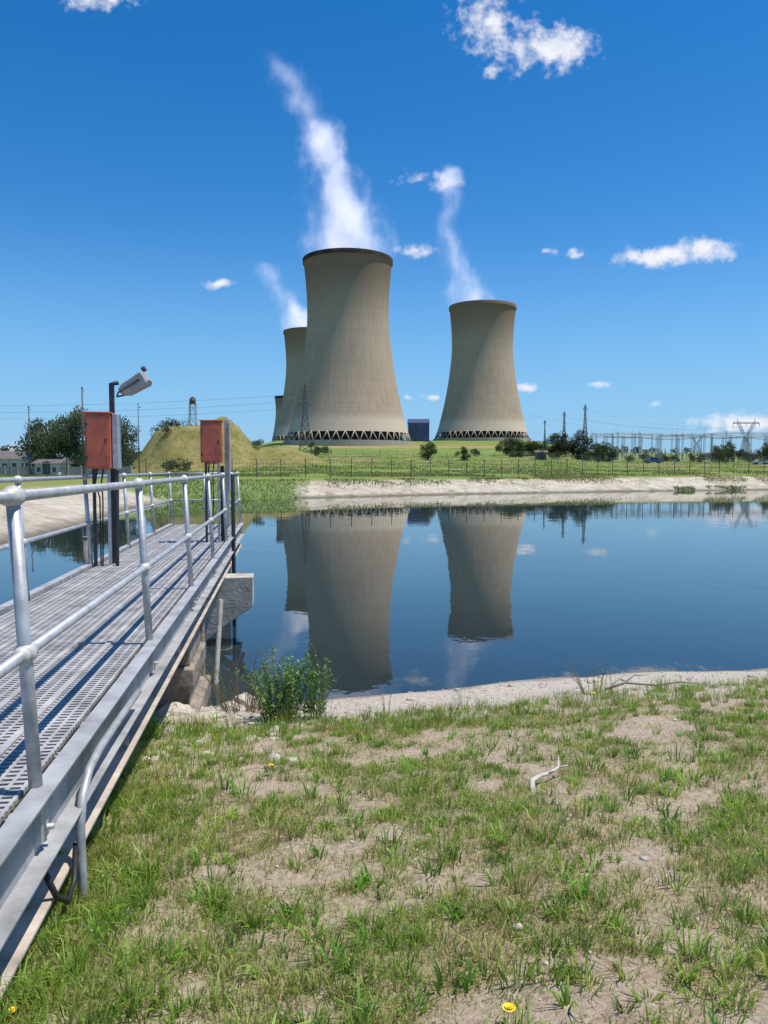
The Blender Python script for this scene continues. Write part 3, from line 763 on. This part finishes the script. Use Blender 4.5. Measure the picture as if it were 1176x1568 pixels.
# ------------------------------------------------------------------ poles, masts, pylons, lines
def utility_pole(x,y,ztop,r=.11):
    b=MB(); z=H(x,y); b.tube((x,y,z-.2),(x,y,ztop),r,r*.7,8,0); b.tube((x,y,ztop),(x,y,ztop+.15),r*1.1,r*.5,8,0); b.box((x+.15,y,ztop-.3),(.3,.06,.06),0)
    b.obj('utility_pole',[steeldark])
utility_pole(-34.9,90,12,.12); utility_pole(-45.7,100,10.6,.1); utility_pole(-25.3,80,9.3,.06)
def lattice(b,x,y,z0,z1,w0,w1,r,bays,mat=0):
    def c(f): 
        w=(w0+(w1-w0)*f)/2; z=z0+(z1-z0)*f
        return [Vector((x-w,y-w,z)),Vector((x+w,y-w,z)),Vector((x+w,y+w,z)),Vector((x-w,y+w,z))]
    prev=c(0)
    for i in range(1,bays+1):
        cur=c(i/bays)
        for k in range(4):
            b.tube(prev[k],cur[k],r,None,4,mat,False); b.tube(prev[k],cur[(k+1)%4],r*.55,None,3,mat,False); b.tube(prev[(k+1)%4],cur[k],r*.55,None,3,mat,False)
            b.tube(cur[k],cur[(k+1)%4],r*.6,None,3,mat,False)
        prev=cur
def pylon(x,y,ztop,w,arms,mat,name='transmission_pylon',rr=.15):
    b=MB(); z=H(x,y)-.3; h=ztop-z
    lattice(b,x,y,z,z+h*.6,w,w*.35,rr,6); lattice(b,x,y,z+h*.6,ztop,w*.35,w*.12,rr*.8,5)
    for f,L in arms:
        zz=z+h*f
        for s in(-1,1):
            b.tube((x,y,zz+.8),(x+s*L,y,zz+.2),.08,None,4,0,False); b.tube((x,y,zz-.6),(x+s*L,y,zz+.2),.08,None,4,0,False)
            b.tube((x+s*L*.5,y,zz+.5),(x+s*L*.5,y,zz-.2),.05,None,3,0,False)
            b.tube((x+s*L,y,zz+.2),(x+s*L,y,zz-1.2),.10,None,5,0)
    return b.obj(name,[mat])
pylon(-33.5,330,38.5,5.0,[(.70,3.0),(.80,2.6),(.9,2.2)],steeldark,rr=.12)
pylon(90.6,350,31.5,3.0,[(.93,.9)],steelfar,'lattice_mast')
pylon(81.2,350,28.5,2.4,[(.93,.7)],steelfar,'lattice_mast')
pylon(72.5,350,24.5,1.0,[(.95,.4)],steelfar,'lattice_mast')
def cat_pylon(x,y,ztop,W_):
    b=MB(); z=H(x,y)-.3; h=ztop-z
    lattice(b,x,y,z,z+h*.55,5,1.6,.16,5)
    zw=z+h*.55; zc=ztop-1.5
    for s in(-1,1):
        for dy in(-.8,.8):
            b.tube((x,y+dy,zw),(x+s*W_*.26,y+dy*.6,zc),.15,None,4,0,False); b.tube((x+s*.8,y+dy,zw),(x+s*W_*.36,y+dy*.6,zc),.13,None,4,0,False)
        b.tube((x+s*W_*.3,y,zc),(x+s*W_*.36,y,ztop+1.2),.12,None,4,0,False)
        b.tube((x+s*W_*.3,y,zc+1),(x+s*W_*.55,y,zc),.12,None,4,0,False)
        b.tube((x+s*W_*.52,y,zc),(x+s*W_*.52,y,zc-2),.13,None,4,0)
    for dz in(0,1.0): b.tube((x-W_*.5,y,zc+dz*.6),(x+W_*.5,y,zc+dz*.6),.15,None,4,0,False)
    for i in range(10):
        xx=x-W_*.5+W_*i/10; b.tube((xx,y,zc+(.6 if i%2 else 0)),(xx+W_/10,y,zc+(0 if i%2 else .6)),.08,None,3,0,False)
    b.tube((x,y,zc),(x,y,zc-2),.13,None,4,0)
    return b.obj('transmission_pylon',[steelfar])
cat_pylon(186.5,400,27.5,13)
cat_pylon(250,620,30,14)
b=MB(); random.seed(5)
for yy,hh,x0,x1,st in((300,8.5,80,152,8.5),(322,10.5,88,170,9),(345,9.5,98,180,8),(372,11,100,190,9.5),(400,10,115,205,9)):
    x=x0; prev=None
    while x<x1:
        z=H(x,yy)-.2; h=hh+1+random.uniform(-.3,.6); top=z+h
        w=.4
        for dx in(-w,w): b.tube((x+dx,yy,z),(x+dx*.6,yy,top),.11,None,4,0,False)
        for q in range(7): b.tube((x-w*(1 if q%2 else -1),yy,z+h*q/7),(x+w*(1 if q%2 else -1),yy,z+h*(q+1)/7),.06,None,3,0,False)
        b.tube((x,yy,top),(x,yy,top+random.choice([0,1.5,2.5])),.06,.03,4,0)
        if prev is not None and random.random()<.88:
            for dz in(-.2,-.9): b.tube((prev[0],yy,prev[1]+dz),(x,yy,top+dz),.09,None,4,0,False)
            m_=6
            for q in range(m_):
                f=q/m_;g=(q+1)/m_
                b.tube((prev[0]+(x-prev[0])*f,yy,prev[1]+(top-prev[1])*f-(.2 if q%2 else .9)),(prev[0]+(x-prev[0])*g,yy,prev[1]+(top-prev[1])*g-(.9 if q%2 else .2)),.05,None,3,0,False)
        for q in range(3):
            xx=x+1.8+q*1.7; zz=H(xx,yy+5)-.1; hq=random.uniform(3,5)
            b.tube((xx,yy+5,zz),(xx,yy+5,zz+hq*.55),.11,None,5,0); b.tube((xx,yy+5,zz+hq*.55),(xx,yy+5,zz+hq),.17,.12,6,1)
        prev=(x,top); x+=st
for i in range(5): 
    x=92+i*19; z=H(x,312); b.box((x,312,z+1.3),(3.4,2.4,2.6),1); b.box((x,312,z+2.9),(2.2,1.4,.5),1)
b.obj('electrical_substation',[simple('gantry_steel',(.45,.46,.48),.7,.1,.1,1,0),simple('porcelain',(.30,.28,.27),.5,0,.3,.5,0)])
b=MB()
def wire(p,q,sag,r=.045,n=14):
    p=Vector(p);q=Vector(q); b.path([p.lerp(q,i/n)-UP*sag*4*(i/n)*(1-i/n) for i in range(n+1)],r,3,0,False)
zp=H(-33.5,330)-.3; hp=38.5-zp
for f,L in((.70,3.0),(.80,2.6),(.9,2.2)):
    for s in(-1,1): wire((-33.5+s*L,330,zp+hp*f-1.2),(-260+s*L,340,zp+hp*f-3+random.uniform(-.5,.5)),3.5,.022)
for q,zz in((90.6,29),(81.2,26),(90.6,25)):
    wire((q,350,zz),(186,400,24.5),3,.03); wire((186,400,24.5),(330,470,27),4,.03)
wire((90.6,350,22),(55,500,50),2,.03)
b.obj('power_lines',[steeldark])
b=MB(); x,y=-49.2,200; z=H(x,y)
lattice(b,x,y,z-.2,19.4,2.6,1.4,.08,6)
b.tube((x,y,19.4),(x,y,20.7),.8,None,14,1); b.tube((x,y,20.7),(x,y,21.2),.8,.15,14,1); b.box((x,y,19.35),(1.9,1.9,.12),0)
b.obj('water_tank_tower',[steelfar,simple('tank_brown',(.07,.05,.045),.7,0,.2,1,0)])

# ------------------------------------------------------------------ buildings
def building(name,x,y,w,d,h,rh,wall,roof,nw=3):
    e=link(bpy.data.objects.new(name,None)); z=H(x,y)-.3
    b=MB(); b.box((x,y,z+h/2),(w,d,h),0); b.obj('walls',[wall],e)
    b=MB(); o=.4
    b.add([(x-w/2-o,y-d/2-o,z+h),(x+w/2+o,y-d/2-o,z+h),(x+w/2+o,y,z+h+rh),(x-w/2-o,y,z+h+rh),(x-w/2-o,y+d/2+o,z+h),(x+w/2+o,y+d/2+o,z+h)],[(0,1,2,3),(3,2,5,4),(0,3,4),(1,5,2)],0)
    b.obj('roof',[roof],e)
    b=MB()
    for i in range(nw):
        xx=x-w/2+w*(i+.5)/nw
        if i==nw//2: b.box((xx,y-d/2-.02,z+1.1),(.95,.06,2.1),0)
        else:
            b.box((xx,y-d/2-.02,z+h*.58),(w/nw*.42,.06,h*.32),0); b.box((xx,y-d/2-.05,z+h*.58-h*.18),(w/nw*.5,.12,.08),1)
    b.obj('openings',[glassm,wall],e); return e
building('white_house',-57,108,4.6,5,2.3,.9,wallm,roofm)
building('white_house',-43.6,102,3.0,4,1.9,.6,wallm,roofm)
building('white_house',-72,150,9,6,3,1.6,wallm,roofm,5)
building('white_house',-62,140,4,5,3,1.2,wallm,bluem,3)
bluer=simple('blue_roof',(.04,.06,.14),.6,0,.15,.3,.05)
building('blue_industrial_building',25.5,575,15,20,13.5,3.5,bluem,bluer,4)
building('blue_industrial_building',-60,560,10,14,10,2,bluem,bluer,3)
building('brick_outbuilding',36,178,2.2,2.2,1.9,.4,brickm,roofm)
b=MB()
for i in range(26):
    x=-74+i*1.6; y=99+.1*i; z=H(x,y); b.box((x,y,z+.55),(1.5,.12,1.3),0); b.box((x+.8,y,z+.65),(.16,.18,1.5),0)
b.obj('precast_wall',[simple('precast_concrete',(.40,.37,.33),.9,0,.25,1,.1)])
def car(x,y,col,rot=0):
    b=MB(); z=H(x,y); m=simple('car_paint',col,.3,.2,.05,1,0)
    prof=[(-2.1,.35),(-2.1,.85),(-1.3,.95),(-.8,1.42),(.7,1.42),(1.25,.98),(2.05,.85),(2.1,.35)]
    n=len(prof); vs=[(x+p,y-.85,z+q) for p,q in prof]+[(x+p,y+.85,z+q) for p,q in prof]
    b.add(vs,[tuple(range(n-1,-1,-1)),tuple(range(n,2*n))]+[(i,(i+1)%n,(i+1)%n+n,i+n) for i in range(n)],0)
    b.add([(x-1.1,y-.86,z+.98),(x+1.05,y-.86,z+.98),(x+.6,y-.86,z+1.34),(x-.72,y-.86,z+1.34)],[(0,1,2,3)],1)
    for s in(-1.3,1.3): b.tube((x+s,y-.9,z+.33),(x+s,y+.9,z+.33),.33,None,14,1)
    b.obj('parked_car',[m,black])
car(-56.5,101,(.5,.5,.5)); car(112,210,(.05,.1,.3)); car(104,214,(.5,.5,.5)); car(66,190,(.05,.1,.3))

# ------------------------------------------------------------------ sun, sky, camera
az=math.radians(94); el=math.radians(70)
sv=Vector((math.sin(az)*math.cos(el),math.cos(az)*math.cos(el),math.sin(el)))
sl=bpy.data.lights.new('sun','SUN'); sl.energy=5.0; sl.angle=math.radians(.5); sl.color=(1,.95,.87)
so=link(bpy.data.objects.new('sun',sl)); so.rotation_euler=sv.to_track_quat('Z','Y').to_euler()
w=bpy.data.worlds.new('World'); scene.world=w; w.use_nodes=True; t=NT(w.node_tree)
bg=w.node_tree.nodes['Background']
sky=t.node('ShaderNodeTexSky',sky_type='NISHITA',sun_disc=False,sun_elevation=el,sun_rotation=az,air_density=1.0,dust_density=.3,ozone_density=2.5,altitude=500)
hs=t.node('ShaderNodeHueSaturation',{'Hue':.503,'Saturation':1.42,'Value':1.12,'Fac':1.0,'Color':sky.outputs[0]}).outputs[0]
dr=t.node('ShaderNodeTexCoord').outputs['Generated']
sp=t.node('ShaderNodeSeparateXYZ',{0:dr}); yy=t.math('MAXIMUM',sp.outputs[1],.02)
# clear-day haze stays blue down to the horizon
hz=t.mr(t.math('ABSOLUTE',sp.outputs[2]),0,.30,.80,0,True)
hs=t.mix(hz,hs,(1.35,3.55,6.3))
U=t.math('DIVIDE',sp.outputs[0],yy); V=t.math('DIVIDE',sp.outputs[2],yy)
P=t.node('ShaderNodeCombineXYZ',{0:U,1:V,2:0.0}).outputs[0]
nW=t.node('ShaderNodeTexNoise',{'Vector':P,'Scale':38,'Detail':4,'Roughness':.55}).outputs['Color']
P2=t.vmath('ADD',P,t.vmath('MULTIPLY',t.vmath('SUBTRACT',nW,(.5,.5,.5)),(.028,.018,0)))
CL=[(.128,.560,.040,.034,.75),(.218,.527,.046,.026,1.15),(.170,.530,.055,.030,.62),(.138,.499,.014,.010,.8),
 (.342,.2685,.046,.014,1.1),(.405,.278,.042,.016,1.15),(.37,.272,.05,.012,1.0),(.039,.275,.026,.009,.8),(-.21,.235,.020,.006,.8),(.243,.274,.014,.006,.7),
 (-.357,.590,.05,.018,.85),(.472,.060,.075,.013,1.0),(.181,.103,.013,.007,.9),(.056,.093,.012,.005,.7),(.03,.093,.008,.004,.6),
 (.080,.361,.018,.010,.7),(.039,.368,.018,.008,.45),(.35,.08,.012,.005,.5),(-.48,.022,.09,.012,.55),(.21,.275,.008,.004,.5),(.27,.11,.02,.004,.4),
 (-1.2,.5,.25,.08,1),(.95,.45,.16,.06,1),(1.5,.2,.3,.05,1)]
acc=None
for (u,v,a,b_,k) in CL:
    q=t.vmath('MULTIPLY',t.vmath('SUBTRACT',P2,(u,v,0)),(1/a,1/b_,0)); l=t.vmath('LENGTH',q)
    f=t.math('MULTIPLY',t.math('SUBTRACT',1.25,l),k)
    acc=f if acc is None else t.math('MAXIMUM',acc,f)
nn=t.noise(P,60,6,.55)
f=t.math('ADD',acc,t.math('MULTIPLY',t.math('SUBTRACT',nn,.5),2.2))
mask=t.mr(f,.0,1.15,0,1,True); mask=t.math('MULTIPLY',mask,t.math('GREATER_THAN',sp.outputs[1],.03))
shade=t.noise(t.vmath('ADD',P,(.004,.006,0)),60,6,.6)
cc=t.ramp(shade,[(.3,(5.4,5.8,6.9)),(.6,(7.2,7.2,7.6))])
final=t.mix(t.math('MULTIPLY',mask,.97),hs,cc)
t.l.new(final,bg.inputs['Color']); bg.inputs['Strength'].default_value=.132

cam=bpy.data.cameras.new('camera'); co_=link(bpy.data.objects.new('camera',cam)); scene.camera=co_
co_.location=(0,0,2.7); co_.rotation_euler=(math.radians(90-3.2),0,0)
cam.sensor_fit='VERTICAL'; cam.sensor_height=36; cam.lens=27.18; cam.clip_end=9000; cam.clip_start=.05
